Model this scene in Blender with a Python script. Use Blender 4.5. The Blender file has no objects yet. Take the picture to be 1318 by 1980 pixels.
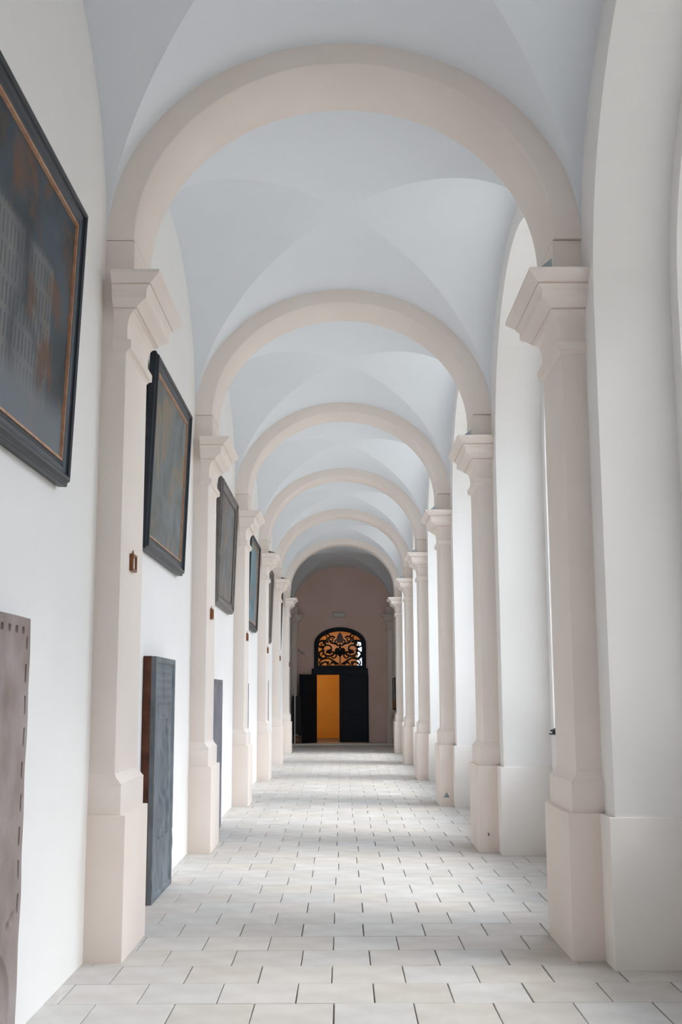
import bpy, bmesh, math, random
from mathutils import Vector, Matrix
random.seed(7)
PI = math.pi
scene = bpy.context.scene
COL = scene.collection

# ------------------------------------------------------------------ camera
cam_d = bpy.data.cameras.new('camera'); cam = bpy.data.objects.new('camera', cam_d)
COL.objects.link(cam); scene.camera = cam
cam_d.sensor_fit = 'VERTICAL'; cam_d.sensor_height = 36.0; cam_d.lens = 2200.0 / 1980.0 * 36.0
cam_d.clip_end = 500.0; cam_d.clip_start = 0.05
cam.matrix_world = (Matrix.Translation((-0.0286, 0.0, 1.624)) @ Matrix.Rotation(PI / 2 + 0.16, 4, 'X')
                    @ Matrix.Rotation(-0.004, 4, 'Z'))

# ------------------------------------------------------------------ daylight
SKY = (0.80, 0.89, 1.0); SKY_STRENGTH = 8.2
w = bpy.data.worlds.new('overcast_sky'); scene.world = w; w.use_nodes = True
bg = w.node_tree.nodes['Background']
bg.inputs[0].default_value = (*SKY, 1); bg.inputs[1].default_value = SKY_STRENGTH
sun_d = bpy.data.lights.new('hazy_sun', 'SUN'); sun = bpy.data.objects.new('hazy_sun', sun_d); COL.objects.link(sun)
sun_d.energy = 4.6; sun_d.angle = math.radians(24); sun_d.color = (1.0, 0.97, 0.93)
sun.rotation_euler = Vector((-1.0, 0.25, -1.3)).to_track_quat('-Z', 'Y').to_euler(); sun.location = (12, 15, 14)
vs = scene.view_settings
scene.display_settings.display_device = 'sRGB'
vs.view_transform = 'Standard'; vs.look = 'None'; vs.gamma = 1.0; vs.use_curve_mapping = False
vs.exposure = -0.39
cy = scene.cycles
cy.max_bounces = 12; cy.diffuse_bounces = 8; cy.glossy_bounces = 4; cy.transparent_max_bounces = 16
cy.sample_clamp_indirect = 12.0

# ------------------------------------------------------------------ helpers
def tag(o, label=None, cat=None, group=None, kind=None):
    if label: o['label'] = label
    if cat: o['category'] = cat
    if group: o['group'] = group
    if kind: o['kind'] = kind
    return o

def empty(name, loc=(0, 0, 0), rz=0.0):
    o = bpy.data.objects.new(name, None); o.empty_display_size = 0.1
    COL.objects.link(o); o.location = loc; o.rotation_euler = (0, 0, rz)
    return o

class MB:
    """collects vertices and faces for one mesh"""
    def __init__(self): self.v = []; self.f = []
    def add(self, vs, fs):
        n = len(self.v); self.v += [tuple(x) for x in vs]; self.f += [[n + i for i in f] for f in fs]
    def box(self, x0, x1, y0, y1, z0, z1, bevel=0.0, seg=2):
        bm = bmesh.new(); bmesh.ops.create_cube(bm, size=1.0)
        for v in bm.verts:
            v.co = Vector((x0 + (v.co.x + .5) * (x1 - x0), y0 + (v.co.y + .5) * (y1 - y0), z0 + (v.co.z + .5) * (z1 - z0)))
        if bevel > 0: bmesh.ops.bevel(bm, geom=bm.edges[:], offset=bevel, segments=seg, profile=.5, affect='EDGES')
        bm.verts.index_update()
        self.add([v.co[:] for v in bm.verts], [[v.index for v in f.verts] for f in bm.faces]); bm.free()
        return self
    def prism(self, poly, axis, a, b):
        """extrude a 2-D polygon along an axis ('x': poly is (y,z); 'y': (x,z); 'z': (x,y))"""
        def P(q, t): return {'x': (t, q[0], q[1]), 'y': (q[0], t, q[1]), 'z': (q[0], q[1], t)}[axis]
        n = len(poly)
        self.add([P(q, a) for q in poly] + [P(q, b) for q in poly],
                 [list(range(n))[::-1], [n + i for i in range(n)]] + [[i, (i + 1) % n, n + (i + 1) % n, n + i] for i in range(n)])
        return self
    def tube(self, pts, r, seg=8, closed=False, taper=None):
        pts = [Vector(q) for q in pts]; n = len(pts); rings = []
        up = Vector((0.31, 0.72, 0.61))
        for i, q in enumerate(pts):
            a = pts[(i - 1) % n] if (closed or i > 0) else q
            b = pts[(i + 1) % n] if (closed or i < n - 1) else q
            t = (b - a).normalized(); s = t.cross(up).normalized(); u = s.cross(t)
            rr = r if taper is None else r * taper(i / max(1, n - 1))
            rings.append([q + (s * math.cos(2 * PI * k / seg) + u * math.sin(2 * PI * k / seg)) * rr for k in range(seg)])
        vs = [v for ring in rings for v in ring]; fs = []
        m = n if closed else n - 1
        for i in range(m):
            j = (i + 1) % n
            for k in range(seg):
                fs.append([i * seg + k, i * seg + (k + 1) % seg, j * seg + (k + 1) % seg, j * seg + k])
        if not closed: fs += [list(range(seg))[::-1], [(n - 1) * seg + k for k in range(seg)]]
        self.add(vs, fs); return self
    def build(self, name, mat, parent=None, smooth=None, loc=None, fix=True):
        me = bpy.data.meshes.new(name); me.from_pydata(self.v, [], self.f)
        if fix:
            bm = bmesh.new(); bm.from_mesh(me); bmesh.ops.recalc_face_normals(bm, faces=bm.faces[:]); bm.to_mesh(me); bm.free()
        if mat: me.materials.append(mat)
        if smooth is not None:
            me.polygons.foreach_set('use_smooth', [True] * len(me.polygons)); me.set_sharp_from_angle(angle=math.radians(smooth))
        me.update()
        o = bpy.data.objects.new(name, me); COL.objects.link(o)
        if parent: o.parent = parent
        if loc: o.location = loc
        return o

# ------------------------------------------------------------------ materials
def newmat(name):
    m = bpy.data.materials.new(name); m.use_nodes = True
    nt = m.node_tree; return m, nt, nt.nodes, nt.links, nt.nodes['Principled BSDF']

def mottled(name, c0, c1, scale=2.0, rough=0.85, bump=0.15, bscale=60.0, spec=0.25, detail=5.0, coord='Object', metallic=0.0, rnd=0.0):
    """paint / stone / metal: two tones mixed by noise, with fine relief"""
    m, nt, N, L, P = newmat(name)
    tc = N.new('ShaderNodeTexCoord')
    ns = N.new('ShaderNodeTexNoise'); ns.inputs['Scale'].default_value = scale; ns.inputs['Detail'].default_value = detail
    L.new(tc.outputs[coord], ns.inputs['Vector'])
    rp = N.new('ShaderNodeValToRGB')
    rp.color_ramp.elements[0].position = .3; rp.color_ramp.elements[1].position = .7
    rp.color_ramp.elements[0].color = (*c0, 1); rp.color_ramp.elements[1].color = (*c1, 1)
    L.new(ns.outputs['Fac'], rp.inputs['Fac'])
    col = rp.outputs['Color']
    if rnd > 0:
        oi = N.new('ShaderNodeObjectInfo'); ge = N.new('ShaderNodeNewGeometry')
        ad = N.new('ShaderNodeMath'); ad.operation = 'ADD'; L.new(oi.outputs['Random'], ad.inputs[0]); L.new(ge.outputs['Random Per Island'], ad.inputs[1])
        fr = N.new('ShaderNodeMath'); fr.operation = 'FRACT'; L.new(ad.outputs[0], fr.inputs[0])
        mr = N.new('ShaderNodeMapRange'); mr.inputs['To Min'].default_value = 1 - rnd; mr.inputs['To Max'].default_value = 1 + rnd * .6
        L.new(fr.outputs[0], mr.inputs['Value'])
        hs = N.new('ShaderNodeHueSaturation'); L.new(mr.outputs[0], hs.inputs['Value']); L.new(col, hs.inputs['Color'])
        mr2 = N.new('ShaderNodeMapRange'); mr2.inputs['To Min'].default_value = .6; mr2.inputs['To Max'].default_value = 1.35
        w2 = N.new('ShaderNodeMath'); w2.operation = 'MULTIPLY_ADD'; w2.inputs[1].default_value = 7.31; w2.inputs[2].default_value = .3
        L.new(fr.outputs[0], w2.inputs[0]); fr2 = N.new('ShaderNodeMath'); fr2.operation = 'FRACT'; L.new(w2.outputs[0], fr2.inputs[0])
        L.new(fr2.outputs[0], mr2.inputs['Value']); L.new(mr2.outputs[0], hs.inputs['Saturation'])
        col = hs.outputs['Color']
    L.new(col, P.inputs['Base Color'])
    P.inputs['Roughness'].default_value = rough; P.inputs['Specular IOR Level'].default_value = spec; P.inputs['Metallic'].default_value = metallic
    if bump > 0:
        n2 = N.new('ShaderNodeTexNoise'); n2.inputs['Scale'].default_value = bscale; n2.inputs['Detail'].default_value = 4
        L.new(tc.outputs[coord], n2.inputs['Vector'])
        bp = N.new('ShaderNodeBump'); bp.inputs['Strength'].default_value = bump; bp.inputs['Distance'].default_value = 0.004
        L.new(n2.outputs['Fac'], bp.inputs['Height']); L.new(bp.outputs['Normal'], P.inputs['Normal'])
    return m

CREAM = mottled('cream_limewash', (.80, .715, .66), (.835, .76, .71), 1.6, bump=.10, bscale=35)
DUSKY = mottled('dusky_pink_plaster', (.85, .645, .57), (.90, .70, .63), 1.2, bump=.10, bscale=30)
WARMWHITE = mottled('warm_white_limewash', (.80, .755, .715), (.84, .80, .765), .9, bump=.10, bscale=30)
PLINTH = mottled('beige_plinth', (.80, .70, .635), (.835, .75, .69), 1.3, bump=.12, bscale=30)  # plinth tone, a little warmer than the shafts above
WHITE = mottled('white_limewash', (.815, .795, .78), (.85, .835, .82), .9, bump=.10, bscale=30)
VAULT = mottled('pale_blue_limewash', (.765, .80, .84), (.79, .825, .865), .8, bump=.08, bscale=25)
TILE = mottled('pale_stone_tile', (.485, .45, .42), (.575, .545, .515), 4.0, rough=.6, bump=.12, bscale=90, spec=.22, rnd=.07)
MORTAR = mottled('dark_joint', (.16, .145, .13), (.22, .20, .18), 8, bump=.1)
NAVY = mottled('navy_paint', (.004, .011, .022), (.008, .017, .031), 6, rough=.5, bump=.03)
IRON = mottled('black_iron', (.004, .006, .010), (.008, .010, .015), 10, rough=.5, bump=.03)
LEAD = mottled('grey_lead', (.22, .27, .30), (.30, .35, .38), 12, rough=.5, bump=.05)
DARKCAP = mottled('dark_lead', (.07, .065, .06), (.12, .105, .095), 12, rough=.7, bump=.05)
PINKSTONE = mottled('pink_grey_stone', (.24, .185, .165), (.38, .325, .315), 3.2, bump=.5, bscale=45, detail=8)
SLATE = mottled('slate_stone', (.10, .115, .13), (.19, .21, .23), 4.0, rough=.6, bump=.4, bscale=60, detail=8)
PURPLESTONE = mottled('purple_grey_stone', (.15, .145, .17), (.22, .215, .24), 3.0, bump=.4, bscale=60, detail=8)
RUST = mottled('rust_brown_edge', (.06, .025, .018), (.15, .06, .035), 9, rough=.8, bump=.4, bscale=60, detail=8)
BROWN = mottled('brown_wood', (.16, .055, .02), (.27, .105, .04), 20, rough=.45, bump=.1)
PAPER = mottled('white_card', (.70, .72, .74), (.80, .81, .82), 15, rough=.6, bump=0)
GREYMETAL = mottled('light_grey_metal', (.48, .47, .46), (.56, .55, .53), 20, rough=.4, bump=0, spec=.5)
ORANGE = mottled('orange_wall_paint', (.66, .345, .06), (.73, .40, .08), 1.2, bump=.05)
WOODBOX = mottled('brown_box', (.14, .085, .05), (.26, .17, .11), 10, rough=.8, bump=.2)
DARKBOARD = mottled('dark_panel', (.010, .016, .020), (.020, .028, .032), 6, rough=.5, bump=.05)
FACADE = mottled('weathered_ochre_plaster', (.38, .33, .275), (.46, .40, .34), .8, rough=.95, bump=.2)
GRAVEL = mottled('courtyard_gravel', (.30, .28, .25), (.38, .355, .32), 2.0, rough=.95, bump=.3)
FRAMEWHITE = mottled('window_white_paint', (.72, .71, .69), (.78, .77, .75), 8, rough=.5, bump=.03)
FRAME_DARK = mottled('blue_black_frame', (.006, .011, .018), (.014, .022, .031), 9, rough=.4, bump=.06, spec=.35)
FRAME_BROWN = mottled('worn_brown_frame', (.05, .035, .030), (.085, .06, .05), 9, rough=.42, bump=.06, spec=.5)
FRAME_GREY = mottled('grey_brown_frame', (.085, .075, .07), (.15, .135, .125), 9, rough=.45, bump=.06, spec=.5)
GILT = mottled('worn_gilt', (.30, .13, .06), (.48, .24, .12), 15, rough=.4, bump=.05, spec=.6)
SIGNWHITE = mottled('white_plastic', (.76, .75, .72), (.82, .81, .78), 9, rough=.4, bump=0)
MITRE = mottled('grey_brown_ornament', (.13, .10, .10), (.20, .15, .145), 20, rough=.5, bump=.1)

def glassmat():
    m, nt, N, L, P = newmat('window_glass')
    out = N['Material Output']; N.remove(P)
    t = N.new('ShaderNodeBsdfTransparent'); t.inputs[0].default_value = (.93, .96, .97, 1)
    g = N.new('ShaderNodeBsdfGlossy'); g.inputs['Roughness'].default_value = .03
    mx = N.new('ShaderNodeMixShader'); mx.inputs[0].default_value = .05
    L.new(t.outputs[0], mx.inputs[1]); L.new(g.outputs[0], mx.inputs[2]); L.new(mx.outputs[0], out.inputs['Surface'])
    return m
GLASS = glassmat()

def canvasmat(name, seed, sky, warm, dark, facade=None):
    """old oil painting: clouded sky, warm patches, dark ground; optional pale palace front with rows of windows"""
    m, nt, N, L, P = newmat(name)
    tc = N.new('ShaderNodeTexCoord'); mp = N.new('ShaderNodeMapping'); mp.inputs['Location'].default_value = (seed * 3.1, seed * 1.7, seed)
    L.new(tc.outputs['Object'], mp.inputs['Vector'])
    n1 = N.new('ShaderNodeTexNoise'); n1.inputs['Scale'].default_value = 1.7; n1.inputs['Detail'].default_value = 7; n1.inputs['Distortion'].default_value = 1.2
    n2 = N.new('ShaderNodeTexNoise'); n2.inputs['Scale'].default_value = 3.1; n2.inputs['Detail'].default_value = 5; n2.inputs['Distortion'].default_value = .7
    L.new(mp.outputs[0], n1.inputs['Vector']); L.new(mp.outputs[0], n2.inputs['Vector'])
    r1 = N.new('ShaderNodeValToRGB'); e = r1.color_ramp.elements
    e[0].position = .34; e[0].color = (*dark, 1); e[1].position = .66; e[1].color = (*sky, 1)
    L.new(n1.outputs['Fac'], r1.inputs['Fac'])
    r2 = N.new('ShaderNodeValToRGB'); r2.color_ramp.elements[0].position = .52; r2.color_ramp.elements[1].position = .72
    L.new(n2.outputs['Fac'], r2.inputs['Fac'])
    mx = N.new('ShaderNodeMix'); mx.data_type = 'RGBA'; L.new(r2.outputs['Color'], mx.inputs['Factor'])
    L.new(r1.outputs['Color'], mx.inputs['A']); mx.inputs['B'].default_value = (*warm, 1)
    col = mx.outputs['Result']
    if facade:
        y0, y1, z0, z1 = facade
        sp = N.new('ShaderNodeSeparateXYZ'); L.new(tc.outputs['Object'], sp.inputs[0])
        def rng(sock, a, b, soft=.03):
            A = N.new('ShaderNodeMapRange'); A.interpolation_type = 'SMOOTHSTEP'; A.inputs['From Min'].default_value = a - soft; A.inputs['From Max'].default_value = a + soft
            B = N.new('ShaderNodeMapRange'); B.interpolation_type = 'SMOOTHSTEP'; B.inputs['From Min'].default_value = b - soft; B.inputs['From Max'].default_value = b + soft
            B.inputs['To Min'].default_value = 1; B.inputs['To Max'].default_value = 0
            L.new(sock, A.inputs['Value']); L.new(sock, B.inputs['Value'])
            M = N.new('ShaderNodeMath'); M.operation = 'MULTIPLY'; L.new(A.outputs[0], M.inputs[0]); L.new(B.outputs[0], M.inputs[1]); return M.outputs[0]
        M = N.new('ShaderNodeMath'); M.operation = 'MULTIPLY'; L.new(rng(sp.outputs['Y'], y0, y1), M.inputs[0]); L.new(rng(sp.outputs['Z'], z0, z1), M.inputs[1])
        cmb = N.new('ShaderNodeCombineXYZ'); L.new(sp.outputs['Y'], cmb.inputs['X']); L.new(sp.outputs['Z'], cmb.inputs['Y'])
        br = N.new('ShaderNodeTexBrick'); br.offset = 0; br.inputs['Scale'].default_value = 1.0
        br.inputs['Brick Width'].default_value = .06; br.inputs['Row Height'].default_value = .15; br.inputs['Mortar Size'].default_value = .02
        br.inputs['Color1'].default_value = (.09, .09, .095, 1); br.inputs['Color2'].default_value = (.13, .12, .11, 1); br.inputs['Mortar'].default_value = (.19, .185, .175, 1)
        L.new(cmb.outputs[0], br.inputs['Vector'])
        W = N.new('ShaderNodeMath'); W.operation = 'MULTIPLY'; L.new(M.outputs[0], W.inputs[0]); r3 = N.new('ShaderNodeMapRange'); r3.inputs['From Min'].default_value = .35; r3.inputs['From Max'].default_value = .62; r3.inputs['To Min'].default_value = .08; r3.inputs['To Max'].default_value = .8; L.new(n1.outputs['Fac'], r3.inputs['Value']); L.new(r3.outputs[0], W.inputs[1])
        m2 = N.new('ShaderNodeMix'); m2.data_type = 'RGBA'; L.new(W.outputs[0], m2.inputs['Factor']); L.new(col, m2.inputs['A']); L.new(br.outputs['Color'], m2.inputs['B'])
        # pale paved foreground
        G = N.new('ShaderNodeMath'); G.operation = 'MULTIPLY'; G.inputs[1].default_value = .7; L.new(rng(sp.outputs['Z'], -1, .38, .1), G.inputs[0])
        m3 = N.new('ShaderNodeMix'); m3.data_type = 'RGBA'; L.new(G.outputs[0], m3.inputs['Factor']); L.new(m2.outputs['Result'], m3.inputs['A']); m3.inputs['B'].default_value = (.20, .215, .235, 1)
        col = m3.outputs['Result']
    L.new(col, P.inputs['Base Color']); P.inputs['Roughness'].default_value = .6; P.inputs['Specular IOR Level'].default_value = .15
    return m

# ------------------------------------------------------------------ plan of the corridor
PY = [-6.5, 2.44, 7.37, 12.31, 17.37, 22.63, 27.72, 33.10]      # front of each pilaster's plinth
PD = 0.84                                                           # depth of a plinth along the corridor
END = 40.60; BACK = -8.0
def S(y): return 0.995 + 0.0022 * (y - 7.4)                         # the corridor widens very slightly
def WL(y): return -1.642 * S(y)
def WR(y): return 1.642 * S(y)
ZS = 4.72                                                           # springing of the vault
AV, BV = 1.642, 1.465                                               # vault half width and rise
AR, BR = 1.447, 1.305                                               # inner edge of the arches
ZTOP = 6.6

def ell(a, b, n, t0=0.0, t1=PI):
    return [(a * math.cos(t0 + (t1 - t0) * i / n), b * math.sin(t0 + (t1 - t0) * i / n)) for i in range(n + 1)]

# ------------------------------------------------------------------ floor
floor = MB(); floor.box(-2.2, 2.9, BACK - .4, END + 6.0, -.12, -.011)
floor = floor.build('floor', MORTAR); tag(floor, 'pale stone slab floor running the length of the corridor', kind='structure')
TW, TH = 0.425, 0.4285
def tile_mesh(wd, ht, seed):
    r = random.Random(seed); b = .0028; z = [0.0 + r.uniform(-.0008, .0008) for _ in range(4)]
    x, y = wd / 2, ht / 2
    j = lambda: r.uniform(-.0015, .0015)
    base = [(-x + j(), -y + j()), (x + j(), -y + j()), (x + j(), y + j()), (-x + j(), y + j())]
    vs = [(px, py, -.014) for px, py in base] + [(px, py, z[k] - .0022) for k, (px, py) in enumerate(base)] + \
         [(px * (1 - b / x), py * (1 - b / y), z[k]) for k, (px, py) in enumerate(base)]
    fs = [[8, 9, 10, 11]] + [[k, (k + 1) % 4, 4 + (k + 1) % 4, 4 + k] for k in range(4)] + [[4 + k, 4 + (k + 1) % 4, 8 + (k + 1) % 4, 8 + k] for k in range(4)]
    return vs, fs
variants = []
for k in range(6):
    vsx, fsx = tile_mesh(TW - .0065, TH - .0025, k)
    me = bpy.data.meshes.new('floor_tile'); me.from_pydata(vsx, [], fsx); me.materials.append(TILE); variants.append(me)
rest = MB(); kr0 = int(math.floor((BACK - 6.425) / TH)); kr1 = int((END - 6.425) / TH) + 1
for k in range(kr0, kr1 + 1):
    y0 = 6.425 + k * TH; off = -.293 if k % 2 == 0 else -.082
    off += random.uniform(-.02, .02)
    single = 5.0 < y0 < 14.6
    for j in range(-6, 8):
        xa, xb = off + j * TW, off + (j + 1) * TW
        xa, xb = max(xa, WL(y0) - .01), min(xb, 2.22)
        if xb - xa < .03: continue
        cx, cyy = (xa + xb) / 2, y0 + TH / 2
        if single:
            o = bpy.data.objects.new('floor_tile', random.choice(variants)); COL.objects.link(o); o.parent = floor
            o.location = (cx, cyy, random.uniform(-.0012, .0012)); o.scale = ((xb - xa) / TW, 1, 1)
            o.rotation_euler = (0, 0, random.choice((0, PI)) + random.uniform(-.002, .002))
        else:
            vsx, fsx = tile_mesh(xb - xa - .0065, TH - .0025, random.random())
            dz = random.uniform(-.0012, .0012)
            rest.add([(a + cx, b + cyy, c + dz) for a, b, c in vsx], fsx)
o = rest.build('distant_tile_field', TILE, floor, fix=False); tag(o, kind='stuff')
# pale threshold strip near the far end
t = MB(); t.box(WL(38.6) + .02, WR(38.6) - .02, 38.50, 38.66, -.01, .05, .005)
tag(t.build('trim_1', SIGNWHITE, smooth=30), 'pale stone threshold strip across the floor before the door', kind='structure')

# ------------------------------------------------------------------ left wall, end wall, back wall
def slab_wall(ys, xf, thick, z0, z1):
    m = MB(); n = len(ys)
    vs = [(xf(y), y, z) for y in ys for z in (z0, z1)] + [(xf(y) + thick, y, z) for y in ys for z in (z0, z1)]
    fs = []
    for i in range(n - 1):
        a = 2 * i; b = 2 * n + 2 * i
        fs += [[a, a + 1, a + 3, a + 2], [b, b + 2, b + 3, b + 1], [a + 1, b + 1, b + 3, a + 3], [a, a + 2, b + 2, b]]
    fs += [[0, 2 * n, 2 * n + 1, 1], [2 * n - 2, 2 * n - 1, 4 * n - 1, 4 * n - 2]]
    m.add(vs, fs); return m
lw = slab_wall([BACK - .3, 5, 15, 25, 35, END + .35], WL, -.4, -.1, ZTOP).build('wall_left', WHITE)
tag(lw, 'white plastered left wall hung with old paintings', kind='structure')
bw = MB().box(-2.0, 2.6, BACK - .3, BACK, -.1, ZTOP).build('wall_back', WHITE); tag(bw, 'white wall behind the viewer', kind='structure')

DXC = -.083; DHW = .915                                            # door axis and half width of its opening
def arch_poly(hw, zs, rise, n=20): return [(hw * math.cos(PI * i / n), zs + rise * math.sin(PI * i / n)) for i in range(n + 1)]
ew = MB(); y0, y1 = END, END + .35; xl, xr = -2.3, 2.3
ap = [(DXC + a, b) for a, b in arch_poly(DHW, 3.42, .585)]
for yy in (y0, y1):
    ew.add([(xl, yy, -.1), (DXC - DHW, yy, -.1), (DXC - DHW, yy, 3.42), (xl, yy, 3.42)], [[0, 1, 2, 3]])
    ew.add([(DXC + DHW, yy, -.1), (xr, yy, -.1), (xr, yy, 3.42), (DXC + DHW, yy, 3.42)], [[0, 1, 2, 3]])
    ew.add([(xr, yy, 3.42), (xr, yy, ZTOP)] + [(DXC + DHW, yy, ZTOP), (DXC + DHW, yy, 3.42)], [[0, 1, 2, 3]])
    ew.add([(xl, yy, 3.42), (xl, yy, ZTOP), (DXC - DHW, yy, ZTOP), (DXC - DHW, yy, 3.42)], [[0, 1, 2, 3]])
    for i in range(len(ap) - 1):
        ew.add([(ap[i][0], yy, ap[i][1]), (ap[i][0], yy, ZTOP), (ap[i + 1][0], yy, ZTOP), (ap[i + 1][0], yy, ap[i + 1][1])], [[0, 1, 2, 3]])
outline = [(DXC + DHW, -.1)] + ap + [(DXC - DHW, -.1)]
for a, b in zip(outline[:-1], outline[1:]):
    ew.add([(a[0], y0, a[1]), (a[0], y1, a[1]), (b[0], y1, b[1]), (b[0], y0, b[1])], [[0, 1, 2, 3]])
ew = ew.build('wall_end', DUSKY, fix=False); tag(ew, 'dim plastered end wall around the dark double door', kind='structure')

# ------------------------------------------------------------------ right wall: arcade of deep arched niches with windows
NX, OX = .50, .80                                                    # niche depth, full wall thickness beyond WR
ZSP = 4.15                                                           # springing of the niche arches
def niche_span(i):                                                   # bay between pilaster i and i+1
    return PY[i] + PD + .23, PY[i + 1] - .23
def window_span(i):
    ha, hb = niche_span(i)
    return ha + .17, hb - .17
bays = [1, 2, 3, 4, 5, 6]
rw = MB()
def arched_slab(m, ya, yb, xa, xb, ha, hb, sill):
    """wall leaf from ya to yb (xa..xb measured from the wall line) with a round-headed hole ha..hb"""
    c, r = (ha + hb) / 2, (hb - ha) / 2; n = 28
    arc = [(c + r * math.cos(PI * i / n), ZSP + r * math.sin(PI * i / n)) for i in range(n + 1)]   # from hb to ha
    def q(y, z, x): return (WR(y) + x, y, z)
    for x in (xa, xb):
        quads = [(ya, ha, -.1, ZTOP), (hb, yb, -.1, ZTOP)]
        if sill > 0: quads.append((ha, hb, -.1, sill))
        for a, b, z0, z1 in quads:
            m.add([q(a, z0, x), q(b, z0, x), q(b, z1, x), q(a, z1, x)], [[0, 1, 2, 3]])
        for (a, b), (a2, b2) in zip(arc[:-1], arc[1:]):
            m.add([q(a, b, x), q(a, ZTOP, x), q(a2, ZTOP, x), q(a2, b2, x)], [[0, 1, 2, 3]])
    z0 = sill if sill > 0 else -.1
    out = [(hb, z0)] + arc + [(ha, z0)]
    if sill > 0: out.append((hb, z0))
    for (a, b), (a2, b2) in zip(out[:-1], out[1:]):
        m.add([q(a, b, xa), q(a, b, xb), q(a2, b2, xb), q(a2, b2, xa)], [[0, 1, 2, 3]])
edges = [BACK - .3] + [PY[i] + PD / 2 for i in range(1, 8)]
def plain_wall(m, ya, yb):
    for x in (0.0, OX):
        m.add([(WR(ya) + x, ya, -.1), (WR(yb) + x, yb, -.1), (WR(yb) + x, yb, ZTOP), (WR(ya) + x, ya, ZTOP)], [[0, 1, 2, 3]])
plain_wall(rw, edges[0], edges[1])
for i in bays:
    ha, hb = niche_span(i)
    ya, yb = edges[i], edges[i + 1]
    ha = max(ha, BACK + .02)
    arched_slab(rw, ya, yb, 0.0, NX, ha, hb, 0.0)
    arched_slab(rw, ya, yb, NX, OX, *window_span(i), 1.22)
plain_wall(rw, edges[-1], END + .4)
me_rw = rw.build('wall_right', WHITE, fix=False, smooth=35); tag(me_rw, 'white right wall with deep round-arched window niches', kind='structure')
for i in range(1, 8):                                                # plinth round each pier between two niches
    a, b = PY[i] - .23 - .014, PY[i] + PD + .23 + .014
    if i == 7: b = END - .02
    m = MB(); m.box(WR(PY[i]) - .04, WR(PY[i]) + NX - .005, a, b, -.05, .885, .008)
    m.build('plinth', WARMWHITE, me_rw, smooth=30)

def make_window(i, n):
    ha, hb = window_span(i)
    c, r = (ha + hb) / 2, (hb - ha) / 2; x = WR(c) + NX + .16; z0 = 1.22
    root = empty('window_%d' % n, (x, c, z0)); tag(root, 'tall round-headed window in a right-hand niche', kind='structure')
    zs = ZSP - z0
    def ring(r0, r1, x0, x1):
        m = MB(); k = 28; pr = lambda rr: [(rr, 0)] + [(rr * math.cos(PI * i / k), zs + rr * math.sin(PI * i / k)) for i in range(k + 1)] + [(-rr, 0)]
        A, B = pr(r0), pr(r1)
        vs = [(x0, *q) for q in A] + [(x0, *q) for q in B] + [(x1, *q) for q in A] + [(x1, *q) for q in B]; L_ = len(A)
        fs = []
        for j in range(L_ - 1):
            fs += [[j, j + 1, L_ + j + 1, L_ + j], [2 * L_ + j, 3 * L_ + j, 3 * L_ + j + 1, 2 * L_ + j + 1],
                   [L_ + j, L_ + j + 1, 3 * L_ + j + 1, 3 * L_ + j], [j, 2 * L_ + j, 2 * L_ + j + 1, j + 1]]
        m.add(vs, fs); return m
    fm = ring(r - .055, r, -.035, .035); fm.box(-.035, .035, -r, r, 0, .06)
    fm.build('window_frame', FRAMEWHITE, root, smooth=35)
    cols = 4
    for j in range(1, cols):
        y = -r + 2 * r * j / cols; top = zs + math.sqrt(max(0, (r - .03) ** 2 - y * y))
        MB().box(-.028, .028, y - .025, y + .025, .05, top).build('mullion', FRAMEWHITE, root)
    for z in (1.0, 2.0, zs):
        MB().box(-.022, .022, -r + .04, r - .04, z - .02, z + .02).build('glazing_bar', FRAMEWHITE, root)
    for j in range(cols):
        ya, yb = -r + 2 * r * j / cols + .025, -r + 2 * r * (j + 1) / cols - .025; k = 8
        top = [(ya + (yb - ya) * q / k) for q in range(k + 1)]
        poly = [(y, zs + math.sqrt(max(0.0004, (r - .05) ** 2 - y * y)) if abs(y) < r - .05 else zs) for y in top]
        m = MB(); m.add([(0, ya, .055), (0, yb, .055)] + [(0, y, z) for y, z in reversed(poly)], [list(range(k + 3))])
        m.build('pane', GLASS, root, fix=False)
    return root
for n, i in enumerate(bays): make_window(i, n + 1)
# ground outside
g = MB().box(WR(40) + OX, 60, -40, 90, -.5, -.35).build('courtyard_ground', GRAVEL); tag(g, 'pale gravel courtyard outside the windows', kind='structure')

# the other wings of the cloister round the courtyard
m = MB(); m.box(WR(2) + OX + .01, 34, -10.0, 2.35, -.4, 10.5); m.prism([(-10.4, 10.5), (2.75, 10.5), (-3.8, 14.0)], 'x', WR(2) + OX + .01, 34)  # unseen near wing, added and raised to dim the nearest bay
tag(m.build('cloister_wing', FACADE), 'unseen ochre cloister wing added on the near side to dim the first bay', 'building')
m = MB(); m.box(WR(45) + OX + .01, 34, 34.4, 45, -.4, 8.5); m.prism([(34.0, 8.5), (45.4, 8.5), (39.7, 12.0)], 'x', WR(45) + OX + .01, 34)
tag(m.build('cloister_wing', FACADE), 'ochre cloister wing across the far side of the courtyard', 'building')
m = MB(); m.box(34.5, 42, -8, 45, -.4, 8.5); m.prism([(34.5, 8.5), (42.4, 8.5), (38.4, 11.5)], 'y', -8, 45)
tag(m.build('cloister_wing', FACADE), 'ochre cloister wing facing the windows across the courtyard', 'building')

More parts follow.
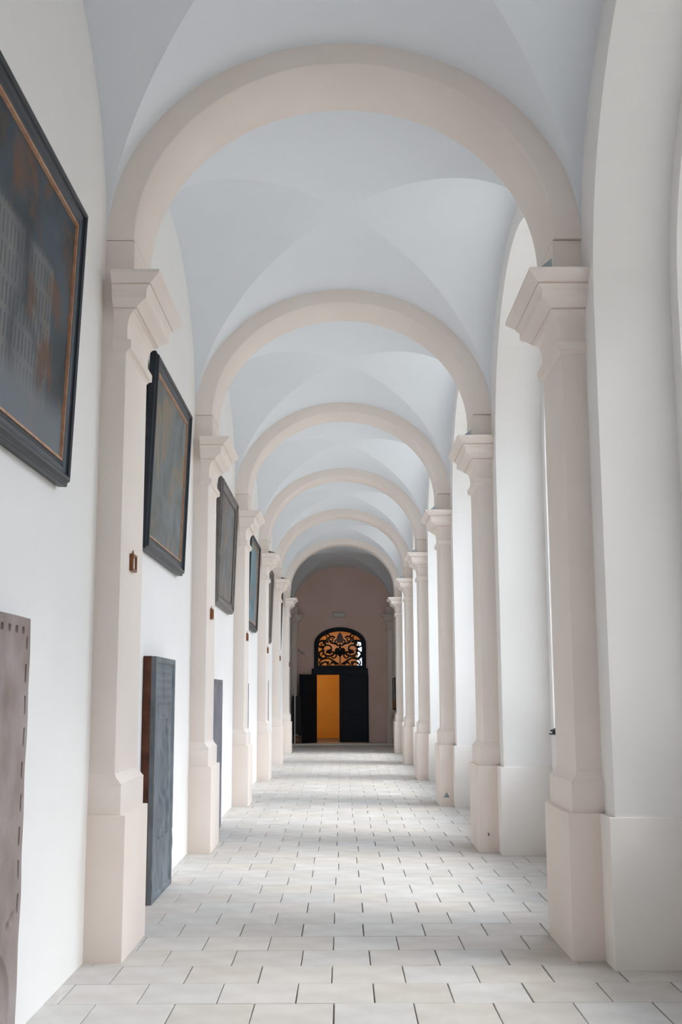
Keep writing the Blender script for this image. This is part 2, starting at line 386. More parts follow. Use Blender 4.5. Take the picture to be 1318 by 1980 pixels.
# ------------------------------------------------------------------ vault
ceil = empty('ceiling', (0, 15, ZS)); tag(ceil, 'pale blue groin-vaulted ceiling between cream arches', kind='structure')
def vault_bay(ya, yb, ye0, ye1):
    """groin vault over the clear bay ya..yb; barrel runs on to ye0 / ye1 over the arches"""
    yc, l = (ya + yb) / 2, (yb - ya) / 2; n = 48; k = 14
    m = MB()
    def add_grid(rows):
        r, c = len(rows), len(rows[0]); m.add([q for row in rows for q in row],
            [[i * c + j, i * c + j + 1, (i + 1) * c + j + 1, (i + 1) * c + j] for i in range(r - 1) for j in range(c - 1)])
    for sgn, ye in ((-1, ye0), (1, ye1)):
        rows = []
        for i in range(n + 1):
            th = PI * i / n; yg = yc + sgn * l * abs(math.cos(th)); row = []
            for j in range(k + 1):
                y = ye + (yg - ye) * j / k
                row.append((AV * S(y) * math.cos(th), y, ZS + BV * math.sin(th)))
            rows.append(row)
        add_grid(rows)
    for sgn in (-1, 1):
        rows = []
        for i in range(n + 1):
            ph = PI * i / n; y = yc + l * math.cos(ph); row = []
            for j in range(k + 1):
                f = 1 - (1 - abs(math.cos(ph))) * j / k
                row.append((sgn * AV * S(y) * f, y, ZS + BV * math.sin(ph)))
            rows.append(row)
        add_grid(rows)
    for v in range(len(m.v)):
        x, y, z = m.v[v]; m.v[v] = (x, y - 15, z - ZS)
    return m.build('vault', VAULT, ceil, smooth=40, fix=False)
AD0, AD1 = .06, .72                                                  # arch ring from/to behind the plinth front
fr = [PY[i] + AD1 for i in range(8)] ; to = [PY[i + 1] + AD0 for i in range(7)] + [END - .40]
for i in range(8):
    a = max(fr[i], BACK + .01) if i == 0 else fr[i]
    vault_bay(a, to[i], a - (.34 if i else .2), to[i] + (.34 if i < 7 else .6))

# ------------------------------------------------------------------ transverse arches
arch_names = {1: 'cream arch rib just overhead of the viewer', 2: 'nearest cream arch spanning the corridor, largest in view', 3: 'second cream arch from the front across the vault',
              4: 'third cream arch from the front across the vault', 5: 'fourth cream arch from the front across the vault',
              6: 'fifth cream arch from the front across the vault', 7: 'sixth cream arch, framing the dim end bay'}
def make_arch(i):
    y0, y1 = PY[i] + AD0, PY[i] + AD1; s = S(PY[i]); n = 64; b = .012
    inn = ell(AR * s, BR, n); inb = ell(AR * s + b, BR + b, n); out = ell(AV * s + .015, BV + .02, n)
    m = MB()
    secs = [(out, y0), (inb, y0), (inn, y0 + b), (inn, y1 - b), (inb, y1), (out, y1)]
    L_ = n + 1
    for c, y in secs: m.v += [(p[0], y - y0, p[1]) for p in c]
    for q in range(len(secs)):
        q2 = (q + 1) % len(secs)
        for j in range(n): m.f.append([q * L_ + j, q * L_ + j + 1, q2 * L_ + j + 1, q2 * L_ + j])
    m.f.append([q * L_ for q in range(6)]); m.f.append([q * L_ + n for q in range(6)][::-1])
    o = m.build('transverse_arch', CREAM, smooth=50, loc=(0, y0, ZS + .004))
    tag(o, arch_names[i], 'arch', 'cream arches across the corridor')
for i in range(1, 8): make_arch(i)
# half arch against the end wall
# ------------------------------------------------------------------ pilasters
D0 = .167
CAP = [(.001, 3.91), (.012, 3.925), (.034, 3.935), (.036, 3.985), (.03, 3.995), (.005, 4.0), (.005, 4.09), (.009, 4.125), (.022, 4.165), (.045, 4.19), (.07, 4.198),
       (.058, 4.201), (.058, 4.208), (.074, 4.211), (.085, 4.222), (.105, 4.24), (.135, 4.256), (.143, 4.262), (.143, 4.32), (.158, 4.335), (.168, 4.345),
       (.155, 4.348), (.155, 4.355), (.172, 4.358), (.19, 4.372), (.215, 4.395), (.228, 4.408), (.235, 4.414), (.235, 4.436), (.0, 4.44)]
BASE = [(.043, 1.062), (.043, 1.078), (.036, 1.083), (.03, 1.09), (.018, 1.105), (.006, 1.12), (.001, 1.14)]
def sweep(m, prof, d0, hy, xs, sx, ky=1.0):
    n = len(prof)
    for p, z in prof:
        q = p * ky
        m.v += [(sx * xs, -(hy + q), z), (sx * (d0 + p), -(hy + q), z), (sx * (d0 + p), hy + q, z), (sx * xs, hy + q, z)]
    for i in range(n - 1):
        for k in range(3): m.f.append([4 * i + k, 4 * i + k + 1, 4 * i + 4 + k + 1, 4 * i + 4 + k])
    m.f.append([4 * i for i in range(n)][::-1]); m.f.append([4 * i + 3 for i in range(n)])
    m.f.append([4 * (n - 1) + k for k in range(4)]); m.f.append([k for k in range(4)][::-1])
def make_pilaster(i, side, label, yfront=None, depth=PD, mat=CREAM, flash=None):
    y = PY[i] if yfront is None else yfront; yc = y + depth / 2; hy = depth / 2
    sx = 1 if side == 'L' else -1; left = side == 'L'
    root = empty('pilaster', (WL(yc) if left else WR(yc), yc, 0))
    tag(root, label, 'pilaster', 'cream pilasters lining the corridor')
    def bx(name, d, h, z0, z1, bev, mt=None):
        a, b = (-.03, d) if sx > 0 else (-d, .03)
        return MB().box(a, b, -h, h, z0, z1, bev).build(name, mt or mat, root, smooth=30)
    hs = hy - (.014 if left else .08)                                # half depth of the shaft
    bx('plinth', .243, hy, -.04, .885, .007, PLINTH)
    bx('base_block', .21, hs + (.005 if left else .043), .875, 1.064, .006)
    m = MB(); sweep(m, BASE, D0, hs, 0, sx, .1 if left else 1.0); m.build('base_moulding', mat, root, smooth=40)
    bx('shaft', D0, hs, 1.05, 4.43 if left else 4.02, .007)
    m = MB(); sweep(m, CAP, D0, hs, .078 if left else -.01, sx, .68 if left else 1.0); m.build('capital', mat, root, smooth=20)
    if flash:
        fm = MB(); a, wd, ht = (.25, .08, .066) if flash == 'lead' else (.22, .15, .04)
        fm.prism([(sx * a, 4.438), (sx * (a + wd), 4.438), (sx * a, 4.438 + ht)], 'y', -(hy + .135), hy + .135)
        f = fm.build('flashing', LEAD if flash == 'lead' else DARKCAP, root); f['label'] = 'grey metal fillet on top of the capital' if flash == 'lead' else 'dark fillet on top of the capital'
    bx('impost_block', .197, hy - .06 if left else hy - .085, 4.43, ZS, .004)
    return root
ordn = {2: 'nearest', 3: 'second', 4: 'third', 5: 'fourth', 6: 'fifth', 7: 'sixth'}
for i in range(2, 8):
    make_pilaster(i, 'L', '%s cream pilaster from the front along the left wall of paintings' % ordn[i] if i > 2 else 'nearest cream pilaster on the left, between the two largest paintings', flash='dark' if i >= 5 else None)
    make_pilaster(i, 'R', '%s cream pilaster from the front along the right, window side' % ordn[i] if i > 2 else 'nearest cream pilaster on the right, largest on the window side', flash='lead' if i <= 6 else None)
make_pilaster(1, 'L', 'cream pilaster beside the viewer on the left'); make_pilaster(1, 'R', 'cream pilaster beside the viewer on the right')
make_pilaster(0, 'L', 'cream pilaster on the left in the corner of the end wall', END - .52, .56)
make_pilaster(0, 'R', 'cream pilaster on the right in the corner of the end wall', END - .52, .56)

# ------------------------------------------------------------------ paintings on the left wall
def make_painting(yfar, width, z0, z1, frame, canvas, label, slip=GILT, fw=.125):
    lean = .055; yc = yfar - width / 2; h = z1 - z0
    root = empty('painting', (WL(yc) + .006, yc, z0)); root.rotation_euler = (0, math.atan2(lean, h), 0)
    tag(root, label, 'painting', 'framed paintings on the left wall')
    hw = width / 2
    # frame moulding: u = distance in from the outer edge, d = height off the wall
    prof = [(0, .0), (0, .045), (.006, .052), (.014, .052), (.02, .058), (.028, .072), (.042, .075), (.052, .066), (.056, .056), (.08, .044), (.1, .042), (.108, .047), (fw, .04), (fw, .02)]
    m = MB(); n = len(prof)
    for u, d in prof: m.v += [(d, -hw + u, u), (d, hw - u, u), (d, hw - u, h - u), (d, -hw + u, h - u)]
    for i in range(n - 1):
        for k in range(4): m.f.append([4 * i + k, 4 * i + (k + 1) % 4, 4 * i + 4 + (k + 1) % 4, 4 * i + 4 + k])
    m.build('frame', frame, root, smooth=25)
    sl = MB(); p2 = [(fw - .002, .03), (fw - .002, .046), (fw + .012, .046), (fw + .018, .03)]
    for u, d in p2: sl.v += [(d, -hw + u, u), (d, hw - u, u), (d, hw - u, h - u), (d, -hw + u, h - u)]
    for i in range(3):
        for k in range(4): sl.f.append([4 * i + k, 4 * i + (k + 1) % 4, 4 * i + 4 + (k + 1) % 4, 4 * i + 4 + k])
    so = sl.build('inner_slip', slip, root)
    MB().box(.004, .031, -hw + fw - .01, hw - fw + .01, fw - .01, h - fw + .01).build('canvas', canvas, root)
    return root
cv = [canvasmat('canvas_palace', 1.3, (.065, .085, .105), (.15, .07, .035), (.035, .042, .048), facade=(-.95, .56, .30, 1.08)),
      canvasmat('canvas_river', 4.2, (.19, .215, .235), (.26, .19, .125), (.13, .135, .125)),
      canvasmat('canvas_figures', 7.7, (.19, .20, .21), (.26, .17, .115), (.135, .125, .12)),
      canvasmat('canvas_blue', 2.6, (.17, .27, .31), (.30, .16, .11), (.10, .16, .19)),
      canvasmat('canvas_brown', 9.1, (.17, .16, .14), (.22, .17, .12), (.10, .10, .09)),
      canvasmat('canvas_dark', 5.5, (.06, .075, .07), (.10, .08, .05), (.03, .04, .04))]
pl = [(6.30, 2.15, FRAME_DARK, 'largest painting, nearest on the left, palace scene in a blue-black frame'),
      (11.13, 2.15, FRAME_DARK, 'second painting on the left, hazy landscape in a thick black frame'),
      (16.50, 2.15, FRAME_GREY, 'third painting on the left, in a worn grey-brown frame'),
      (21.40, 2.15, FRAME_DARK, 'fourth painting on the left, blue-green scene in a black frame'),
      (26.00, 2.10, FRAME_GREY, 'fifth painting on the left, brown and narrow seen past the pilaster'),
      (30.40, 1.6, FRAME_DARK, 'sixth painting on the left, farthest and darkest')]
for (yf, wd, fm, lb), c in zip(pl, cv):
    make_painting(yf, wd, 2.79, 4.42, fm, c, lb, slip=GILT if fm is FRAME_DARK else FRAME_BROWN)

# ------------------------------------------------------------------ small brown tag frames on the left pilasters
tag_lb = {2: 'small brown framed plate on the nearest left pilaster', 3: 'small brown framed plate on the second left pilaster', 4: 'small brown framed plate on the third left pilaster',
          5: 'small brown framed plate on the fourth left pilaster', 6: 'tiny brown framed plate on the fifth left pilaster', 7: 'tiny brown framed plate on the sixth left pilaster'}
for i in range(2, 8):
    yc = PY[i] + .40 if i < 6 else PY[i] + .3; x = WL(PY[i] + PD / 2) + D0; z = 2.47
    r = empty('wall_plate', (x, yc, z)); tag(r, tag_lb[i], 'wall plate', 'brown plates on the left pilasters')
    m = MB(); W_, H_, b = .075, .115, .016
    m.box(.001, .026, -W_, -W_ + b, 0, H_); m.box(.001, .026, W_ - b, W_, 0, H_); m.box(.001, .026, -W_ + b, W_ - b, 0, b); m.box(.001, .026, -W_ + b, W_ - b, H_ - b, H_)
    m.build('frame', BROWN, r)
    MB().box(.001, .012, -W_ + b - .002, W_ - b + .002, b - .002, H_ - b + .002).build('card', PAPER, r)
    MB().tube([(.008, -.02, H_), (.010, 0, H_ + .03), (.008, .02, H_)], .0035, 6).build('hanger', BROWN, r)

# ------------------------------------------------------------------ grave slabs leaning on the left wall
def relief_slab(name, yc, width, h, thick, zb, face, edge, height, label, cat='grave slab', lean=0.0, bd=.03, res=.013, amp=1.0):
    root = empty(name, (WL(yc) + .003, yc, zb)); root.rotation_euler = (0, lean, 0)
    tag(root, label, cat, 'carved slabs along the left wall')
    hw = width / 2
    MB().box(0, thick - bd, -hw, hw, 0, h, .006, 1).build('slab_body', edge, root, smooth=30)
    ny, nz = int(width / res), int(h / res); m = MB()
    for a in range(nz + 1):
        for b in range(ny + 1):
            y = -hw + .003 + (width - .006) * b / ny; z = .003 + (h - .006) * a / nz
            m.v.append((thick - .010 + amp * height(y / hw, z / h, y, z), y, z))
    for a in range(nz):
        for b in range(ny):
            k = a * (ny + 1) + b; m.f.append([k, k + 1, k + ny + 2, k + ny + 1])
    # skirt
    n0 = len(m.v); border = [b for b in range(ny + 1)] + [a * (ny + 1) + ny for a in range(1, nz + 1)] + [nz * (ny + 1) + b for b in range(ny - 1, -1, -1)] + [a * (ny + 1) for a in range(nz - 1, 0, -1)]
    for q in border: x, y, z = m.v[q]; m.v.append((thick - bd - .004, y, z))
    for j in range(len(border)):
        j2 = (j + 1) % len(border); m.f.append([border[j], n0 + j, n0 + j2, border[j2]])
    m.build('carved_face', face, root, smooth=60)
    return root
def gauss(d, s): return math.exp(-(d / s) ** 2)
def fig_height(u, v, y, z):
    e = max(abs(u), abs(2 * v - 1) * 1.0)
    hgt = 0.0
    if abs(u) > .88 or v > .975 or v < .02: hgt += .010                      # raised rim
    if .80 < v < .965 and abs(u) < .8:                                        # lines of worn lettering
        line = math.sin(v * 190); hgt += .004 * max(0, line) * (1 if math.sin(y * 160 + v * 900) > -.2 else .2)
    if .24 < v < .74:
        hgt += .016 * gauss(u + .05 + .12 * math.sin(v * 9), .16) * (1 if v < .66 else .5)     # standing figure
        hgt += .013 * gauss(u - .45 * (1 - ((v - .3) / .45) ** 2) ** .5 if v < .74 else 9, .05)   # curved staff
        hgt += .006 * math.sin(u * 23 + 3 * math.sin(v * 31)) * gauss(u, .6) * (1 if v < .52 else .4)
    if .70 < v < .79: hgt += .014 * gauss(math.hypot(u * .4, (v - .745) * 2.2), .05)
    if .02 < v < .24: hgt += .0012 * math.sin(v * 60 + u * 9) + .001 * math.sin(u * 20 + v * 40)
    return hgt
def pink_height(u, v, y, z):
    hgt = .003 * math.sin(u * 5 + v * 9) * math.sin(v * 23)
    if v > .972: hgt -= .0
    if abs(abs(u) - .88) < .022 and .3 < v < .95 and (v * 13) % 1.0 < .5: hgt -= .03      # row of slots down each side
    if abs(v - .968) < .007 and abs(u) < .8 and (u * 4.3) % 1.0 < .3: hgt -= .03                     # holes along the top
    if v < .27:
        d = math.hypot(u * .5, (v - .09) * 2.0)
        hgt += .014 * gauss(d - .34, .018)                                                # big round shield outline
    for (a, b) in ((.62, .285), (.75, .30), (.5, .07)): hgt -= .03 * gauss(math.hypot((u - a) * .5, (v - b) * 2.0), .02)
    return hgt
def plain_height(u, v, y, z):
    return (.008 if (abs(u) > .88 or v > .97 or v < .03) else 0) + (.0015 * math.sin(v * 95) if .55 < v < .93 and abs(u) < .75 else 0) + .001 * math.sin(u * 5 + v * 17)
relief_slab('grave_slab', 5.18, 1.0, 2.01, .06, .0, PINKSTONE, PINKSTONE, pink_height, 'pinkish grey stone slab with slots down its edge, nearest on the left', bd=.05, res=.009)
relief_slab('grave_slab', 9.86, 1.08, 1.95, .10, .0, SLATE, RUST, fig_height, 'dark slate grave slab carved with a robed figure and staff, rust-brown edge', amp=1.7, res=.011)
relief_slab('grave_slab', 14.30, 1.00, 1.83, .10, .0, PURPLESTONE, RUST, plain_height, 'purple-grey grave slab standing beyond the second left pilaster')
relief_slab('grave_slab', 19.30, .80, 1.20, .06, .64, PURPLESTONE, PURPLESTONE, plain_height, 'small purple-grey slab on the wall past the third left pilaster')

# ------------------------------------------------------------------ notice boards
def board(yc, width, z0, h, side, label, blocks):
    s = 1 if side == 'L' else -1; x = WL(yc) if side == 'L' else WR(yc)
    r = empty('notice_board', (x, yc, z0)); tag(r, label, 'notice board')
    hw = width / 2; b = .04
    def bx(m, x0, x1, *q): m.box(min(s * x0, s * x1), max(s * x0, s * x1), *q); return m
    m = MB(); bx(m, .002, .05, -hw, -hw + b, 0, h); bx(m, .002, .05, hw - b, hw, 0, h); bx(m, .002, .05, -hw + b, hw - b, 0, b); bx(m, .002, .05, -hw + b, hw - b, h - b, h)
    m.build('frame', DARKBOARD, r)
    bx(MB(), .002, .02, -hw + b, hw - b, b, h - b).build('backing', PAPER, r)
    for (ya, yb, za, zb, mt) in blocks:
        bx(MB(), .02, .026, ya * hw, yb * hw, za * h, zb * h).build('poster', mt, r)
    return r
BLUEPRINT = mottled('blue_print', (.10, .17, .24), (.20, .29, .36), 9, rough=.5, bump=0)
ORPRINT = mottled('orange_print', (.55, .22, .03), (.65, .30, .06), 9, rough=.5, bump=0)
board(25.05, 1.05, .85, 1.12, 'L', 'tall dark-framed notice board past the fourth left pilaster', [(-.85, .85, .08, .42, BLUEPRINT), (-.8, .1, .5, .9, BLUEPRINT)])
board(35.6, 1.7, 1.0, 1.15, 'L', 'white and blue notice board by the door on the left wall', [(-.9, .9, .06, .25, BLUEPRINT), (.3, .9, .3, .9, PAPER)])
board(38.3, 1.6, 1.15, 1.05, 'R', 'white notice board with orange sheet at the far right', [(-.6, .9, .05, .3, ORPRINT), (-.9, .2, .5, .9, BLUEPRINT)])

# ------------------------------------------------------------------ small marks and fittings on the right
x = WR(PY[4]) - .165; m = MB(); m.prism([(-.045, 0), (.045, 0), (.0, .075)], 'y', -.004, .004)
o = m.build('warning_plate', LEAD, loc=(x + .02, PY[4] - .004, .125)); tag(o, 'small grey triangle plate low on the third right plinth', 'plate')
m = MB(); m.tube([(0, 0, 0), (0, -.03, 0)], .008, 8); m.tube([(0, -.03, .006), (0, -.03, -.02)], .006, 8)
o = m.build('wall_hook', DARKCAP, loc=(WR(PY[3]) - .15, PY[3] - .001, .19)); tag(o, 'tiny dark hook low on the second right plinth', 'hook')
ha, hb = niche_span(2)
m = MB(); m.box(-.05, .05, -.06, .06, 0, .012, .004); m.box(-.02, .02, -.03, .02, .012, .05, .006); m.tube([(-.03, -.05, .035), (.02, .0, .06), (-.03, .05, .035)], .008, 8)
o = m.build('sill_latch', IRON, loc=(WR(hb) + NX - .0, hb - .20, 1.222)); tag(o, 'small black iron latch on the sill behind the nearest right pilaster', 'latch')

# ------------------------------------------------------------------ end door with fanlight
door = empty('door_1', (DXC, END, 0)); tag(door, 'navy double door with arched iron fanlight, one leaf open', kind='structure')
def dpart(m, name, mat, parent=None, smooth=None): return m.build(name, mat, parent or door, smooth=smooth)
# fanlight frame (arched ring) and square base
def fan_ring(hw0, hw1, zs, r0, r1, zb, ya, yb):
    m = MB(); A = [(hw0, zb)] + arch_poly(hw0, zs, r0, 24) + [(-hw0, zb)]; B = [(hw1, zb)] + arch_poly(hw1, zs, r1, 24) + [(-hw1, zb)]; n = len(A)
    m.add([(a, ya, b) for a, b in A] + [(a, ya, b) for a, b in B] + [(a, yb, b) for a, b in A] + [(a, yb, b) for a, b in B],
          [f for j in range(n - 1) for f in ([j, j + 1, n + j + 1, n + j], [2 * n + j, 3 * n + j, 3 * n + j + 1, 2 * n + j + 1], [n + j, n + j + 1, 3 * n + j + 1, 3 * n + j], [j, 2 * n + j, 2 * n + j + 1, j + 1])])
    return m
dpart(fan_ring(.782, .92, 3.42, .47, .60, 2.55, -.06, .08), 'fanlight_frame', NAVY)
dpart(fan_ring(.765, .80, 3.42, .455, .485, 2.68, -.03, .05), 'fanlight_bead', NAVY)
dpart(MB().box(-1.0, .985, -.10, .06, 2.35, 2.57, .01), 'transom', NAVY)
dpart(MB().box(-.80, .80, -.04, .06, 2.56, 2.68), 'fanlight_sill', NAVY)
dpart(MB().box(-1.0, -.825, -.06, .08, 0, 2.36), 'door_post', NAVY); dpart(MB().box(.90, 1.0, -.06, .08, 0, 2.36), 'door_post', NAVY)
def leaf(hinge, ang, width, h, flip):
    r = MB(); r.box(0, width, -.03, .03, .01, h, .004)
    o = dpart(r, 'door_leaf', NAVY); o.location = hinge; o.rotation_euler = (0, 0, ang)
    for za, zb in ((.18, .95), (1.08, h - .15)):
        for q in (-1, 1):
            p = MB().box(.12, width - .12, q * .03 - .008, q * .03 + .008, za, zb, .006, 1).build('door_panel', NAVY, o)
    MB().box(width - .09, width - .05, -.055, .055, 1.02, 1.14, .004).build('door_handle', IRON, o)
    return o
leaf((.90, -.02, 0), PI, .93, 2.36, 1)
leaf((-.835, -.09, 0), PI + .80, .80, 2.36, -1)
# fanlight glass
m = MB(); pts = [(.79, 2.66)] + arch_poly(.79, 3.42, .475, 24) + [(-.79, 2.66)]
m.add([(a, .045, b) for a, b in pts], [list(range(len(pts)))]); m.build('pane', GLASS, door, fix=False)
# iron scrollwork: mirrored scrolls, leaves, heart and mitre
def spiral(cx, cz, r0, r1, a0, turns, n=30):
    return [(cx + (r0 + (r1 - r0) * i / n) * math.cos(a0 + turns * 2 * PI * i / n), 0, cz + (r0 + (r1 - r0) * i / n) * math.sin(a0 + turns * 2 * PI * i / n)) for i in range(n + 1)]
def bez(p0, p1, p2, p3, n=16):
    out = []
    for i in range(n + 1):
        t = i / n; q = 1 - t
        out.append(tuple(q ** 3 * a + 3 * q * q * t * b + 3 * q * t * t * c + t ** 3 * d for a, b, c, d in zip(p0, p1, p2, p3)))
    return [(a, 0, b) for a, b in out]
scrolls = [
    (spiral(.42, 3.24, .26, .05, -2.6, 1.35), .022), (spiral(.60, 3.02, .19, .035, 1.9, -1.3), .020), (spiral(.62, 3.42, .17, .03, -.6, 1.25), .020),
    (spiral(.30, 3.60, .12, .025, 2.8, -1.3), .019), (spiral(.44, 3.70, .10, .02, .2, 1.2), .016), (spiral(.24, 3.02, .15, .03, .4, 1.2), .019),
    (bez((.05, 2.72), (.22, 2.78), (.34, 2.98), (.52, 2.93)), .024), (bez((.10, 3.42), (.26, 3.50), (.34, 3.42), (.36, 3.56)), .024),
    (bez((.42, 2.69), (.44, 2.84), (.56, 2.84), (.68, 2.69)), .024), (bez((.15, 2.70), (.2, 2.80), (.30, 2.82), (.36, 2.69)), .020),
    (bez((.52, 2.93), (.66, 2.88), (.74, 3.02), (.77, 3.16)), .022), (bez((.40, 3.50), (.52, 3.54), (.62, 3.60), (.70, 3.50)), .026),
    (bez((.68, 2.69), (.76, 2.74), (.72, 2.88), (.64, 2.86)), .020), (spiral(.11, 3.52, .085, .02, -1.6, 1.1), .016),
    (bez((.32, 3.25), (.36, 3.14), (.44, 3.10), (.50, 3.16)), .03), (bez((.58, 3.30), (.66, 3.34), (.72, 3.30), (.76, 3.38)), .028)]
for pts, r in scrolls:
    for sg in (1, -1):
        MB().tube([(sg * a, b - .005, c) for a, b, c in pts], r * 1.55, 6, taper=lambda t: 1.15 - .5 * t).build('iron_scroll', IRON, door, smooth=50)
for (cx, cz, rx) in ((.40, 3.19, .06), (.56, 3.47, .07), (.50, 2.94, .06), (.70, 2.98, .05), (.46, 3.60, .05), (.64, 2.76, .05), (.28, 2.78, .05), (.42, 2.78, .05)):
    for sg in (1, -1):
        m = MB(); n = 10; lf = [(sg * cx + 1.25 * rx * (1 if q % 2 == 0 else .5) * math.cos(2 * PI * q / n), cz + 1.25 * rx * (1 if q % 2 == 0 else .5) * math.sin(2 * PI * q / n)) for q in range(n)]
        m.prism(lf, 'y', -.022, .012); m.build('iron_leaf', IRON, door)
heart = []
for q in range(36):
    t = 2 * PI * q / 36; heart.append((.0125 * 16 * math.sin(t) ** 3 * .95, 3.15 + .0125 * (13 * math.cos(t) - 5 * math.cos(2 * t) - 2 * math.cos(3 * t) - math.cos(4 * t))))
m = MB(); nh = len(heart)
for yy in (-.045, .015): m.add([(0, yy, 3.13)] + [(a, yy, b) for a, b in heart], [[0, 1 + k, 1 + (k + 1) % nh] for k in range(nh)])
for k in range(nh):
    a, b = heart[k], heart[(k + 1) % nh]; m.add([(a[0], -.045, a[1]), (b[0], -.045, b[1]), (b[0], .015, b[1]), (a[0], .015, a[1])], [[0, 1, 2, 3]])
m.build('iron_heart', IRON, door)
m = MB(); m.prism([(-.13, 3.36), (.13, 3.36), (.10, 3.43), (.05, 3.40), (0, 3.45), (-.05, 3.40), (-.10, 3.43)], 'y', -.035, .012); m.prism([(-.045, 3.26), (.045, 3.26), (.03, 3.38), (-.03, 3.38)], 'y', -.035, .012); m.build('iron_crown', IRON, door)
m = MB(); m.prism([(-.105, 3.47), (.105, 3.47), (.125, 3.62), (.085, 3.74), (0, 3.86), (-.085, 3.74), (-.125, 3.62)], 'y', -.045, .01); mo = m.build('mitre_ornament', MITRE, door); mo['label'] = 'grey-brown bishop mitre ornament'
m = MB(); m.tube([(0, 0, 2.68), (0, 0, 3.0)], .022, 6); m.build('iron_stem', IRON, door)

# room beyond the door: orange walls, pale floor, a lamp, a window at its back
rm = MB(); ya, yb, xa, xb, zt = END + .35, END + 4.6, -2.4, 2.4, 4.4
rm.add([(xa, ya, -.02), (xa, yb, -.02), (xa, yb, zt), (xa, ya, zt)], [[0, 1, 2, 3]])
rm.add([(xb, ya, -.02), (xb, yb, -.02), (xb, yb, zt), (xb, ya, zt)], [[0, 1, 2, 3]])
rm.add([(xa, ya, zt), (xb, ya, zt), (xb, yb, zt), (xa, yb, zt)], [[0, 1, 2, 3]])
wx0, wx1, wz0, wz1 = .56, 1.3, 2.55, 3.75
for (a, b, c, d) in ((xa, wx0, -.02, zt), (wx1, xb, -.02, zt), (wx0, wx1, -.02, wz0), (wx0, wx1, wz1, zt)):
    rm.add([(a, yb, c), (b, yb, c), (b, yb, d), (a, yb, d)], [[0, 1, 2, 3]])
ro = rm.build('wall_beyond', ORANGE, fix=False); tag(ro, 'orange painted room seen through the open door', kind='structure')
fw_ = empty('window_8', ((wx0 + wx1) / 2, yb, wz0)); tag(fw_, 'small bright window at the back of the orange room', kind='structure')
hw_ = (wx1 - wx0) / 2; hh = wz1 - wz0
m = MB(); m.box(-hw_, -hw_ + .05, -.03, .03, 0, hh); m.box(hw_ - .05, hw_, -.03, .03, 0, hh); m.box(-hw_, hw_, -.03, .03, 0, .05); m.box(-hw_, hw_, -.03, .03, hh - .05, hh); m.build('window_frame', FRAMEWHITE, fw_)
MB().box(-hw_ + .05, hw_ - .05, -.004, .004, .05, hh - .05).build('pane', GLASS, fw_)
lamp = empty('pendant_lamp', (-1.55, END + 1.9, 3.55)); tag(lamp, 'warm pendant globe lamp in the orange room', 'lamp')
lm, _, N_, L_2, P_ = newmat('lamp_globe'); P_.inputs['Base Color'].default_value = (.9, .8, .6, 1); P_.inputs['Emission Color'].default_value = (1, .80, .50, 1); P_.inputs['Emission Strength'].default_value = 75
def sphere_mb(r, z=0, n=16, k=10):
    m = MB(); vs = [(0, 0, z - r)] + [(r * math.sin(PI * j / k) * math.cos(2 * PI * i / n), r * math.sin(PI * j / k) * math.sin(2 * PI * i / n), z - r * math.cos(PI * j / k)) for j in range(1, k) for i in range(n)] + [(0, 0, z + r)]
    fs = [[0, 1 + (i + 1) % n, 1 + i] for i in range(n)] + [[1 + j * n + i, 1 + j * n + (i + 1) % n, 1 + (j + 1) * n + (i + 1) % n, 1 + (j + 1) * n + i] for j in range(k - 2) for i in range(n)] + [[len(vs) - 1, 1 + (k - 2) * n + i, 1 + (k - 2) * n + (i + 1) % n] for i in range(n)]
    m.add(vs, fs); return m
sphere_mb(.16).build('globe', lm, lamp, smooth=80); MB().tube([(0, 0, .15), (0, 0, .86)], .012, 8).build('cord', IRON, lamp)

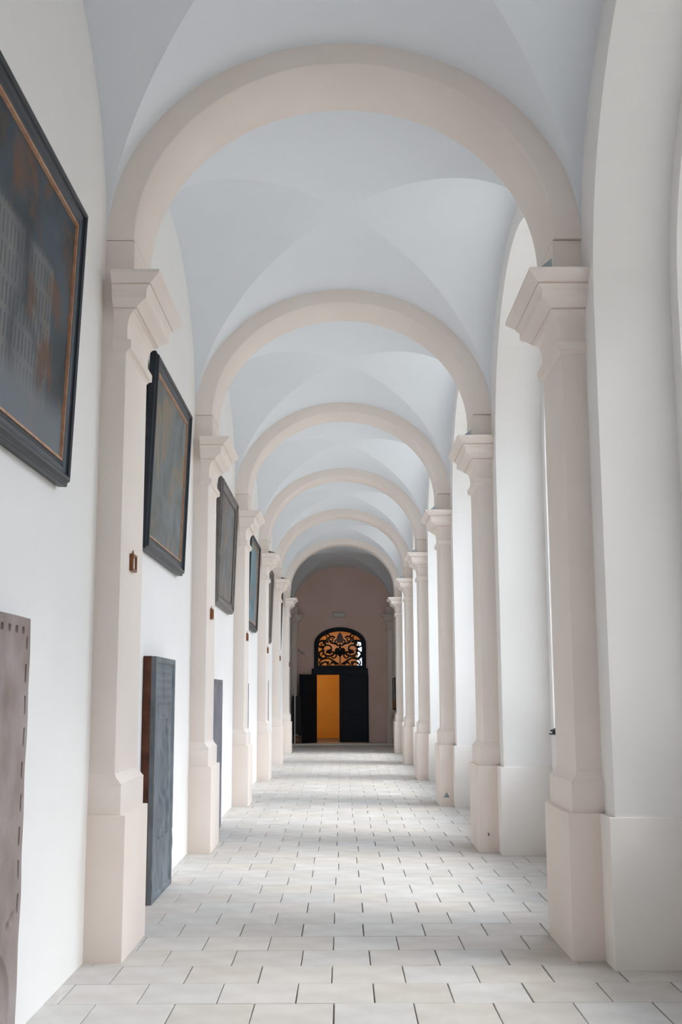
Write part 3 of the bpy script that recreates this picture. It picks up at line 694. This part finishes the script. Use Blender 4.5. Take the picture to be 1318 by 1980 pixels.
# ------------------------------------------------------------------ things by the end wall
e = empty('exit_sign', (DXC - .035, END - .001, 4.37)); tag(e, 'small white emergency lamp box above the fanlight', 'sign')
MB().box(-.24, .24, -.07, 0, 0, .19, .008).build('housing', GREYMETAL, e, smooth=30); MB().box(-.20, .20, -.078, -.068, .035, .155, .003).build('lens', SIGNWHITE, e)
e = empty('wall_bracket', (-1.58, END - .001, 3.2)); tag(e, 'small pale bracket arm on the end wall left of the fanlight', 'bracket')
MB().tube([(-.2, -.02, .12), (-.02, -.16, .06), (.2, -.22, -.1)], .022, 8).build('arm', GREYMETAL, e, smooth=60)
MB().box(-.26, -.16, -.02, 0, .05, .19, .004).build('back_plate', GREYMETAL, e); MB().box(.12, .25, -.27, -.17, -.14, -.06, .01).build('head', GREYMETAL, e)
e = empty('display_stand', (-1.57, 37.95, 0)); tag(e, 'thin pale upright stand left of the open door leaf', 'stand')
MB().tube([(0, 0, .02), (0, 0, 1.80)], .022, 10).build('pole', GREYMETAL, e, smooth=60); MB().tube([(0, 0, 1.77), (-.09, 0, 1.72)], .024, 8).build('arm', GREYMETAL, e, smooth=60)
MB().box(-.11, .11, -.13, .13, 0, .025, .005).build('base_plate', GREYMETAL, e)
e = empty('dark_block', (-1.56, 39.45, 0)); tag(e, 'narrow dark cabinet between the wall stand and the open door', 'block')  # narrow dark box on four legs with a flat front panel
MB().box(-.15, .11, -.3, .3, .34, 1.62, .006).build('body', DARKBOARD, e); MB().box(-.13, .09, -.315, -.298, .40, 1.56, .004).build('door', DARKBOARD, e)
for a in (-.12, .08):
    for b in (-.27, .27): MB().box(a - .02, a + .02, b - .02, b + .02, 0, .35).build('leg', IRON, e)
e = empty('wooden_crate', (-1.52, 38.95, 0)); tag(e, 'small brown crate on the floor below the dark cabinet', 'crate')
for k in range(3): MB().box(-.13, .13, -.14, -.125, .02 + .1 * k, .10 + .1 * k, .003).build('slat', WOODBOX, e); MB().box(-.13, .13, .125, .14, .02 + .1 * k, .10 + .1 * k, .003).build('slat', WOODBOX, e)
MB().box(-.13, -.115, -.125, .125, 0, .32).build('side_panel', WOODBOX, e); MB().box(.115, .13, -.125, .125, 0, .32).build('side_panel', WOODBOX, e)
MB().box(-.115, .115, -.125, .125, 0, .015).build('bottom', WOODBOX, e)
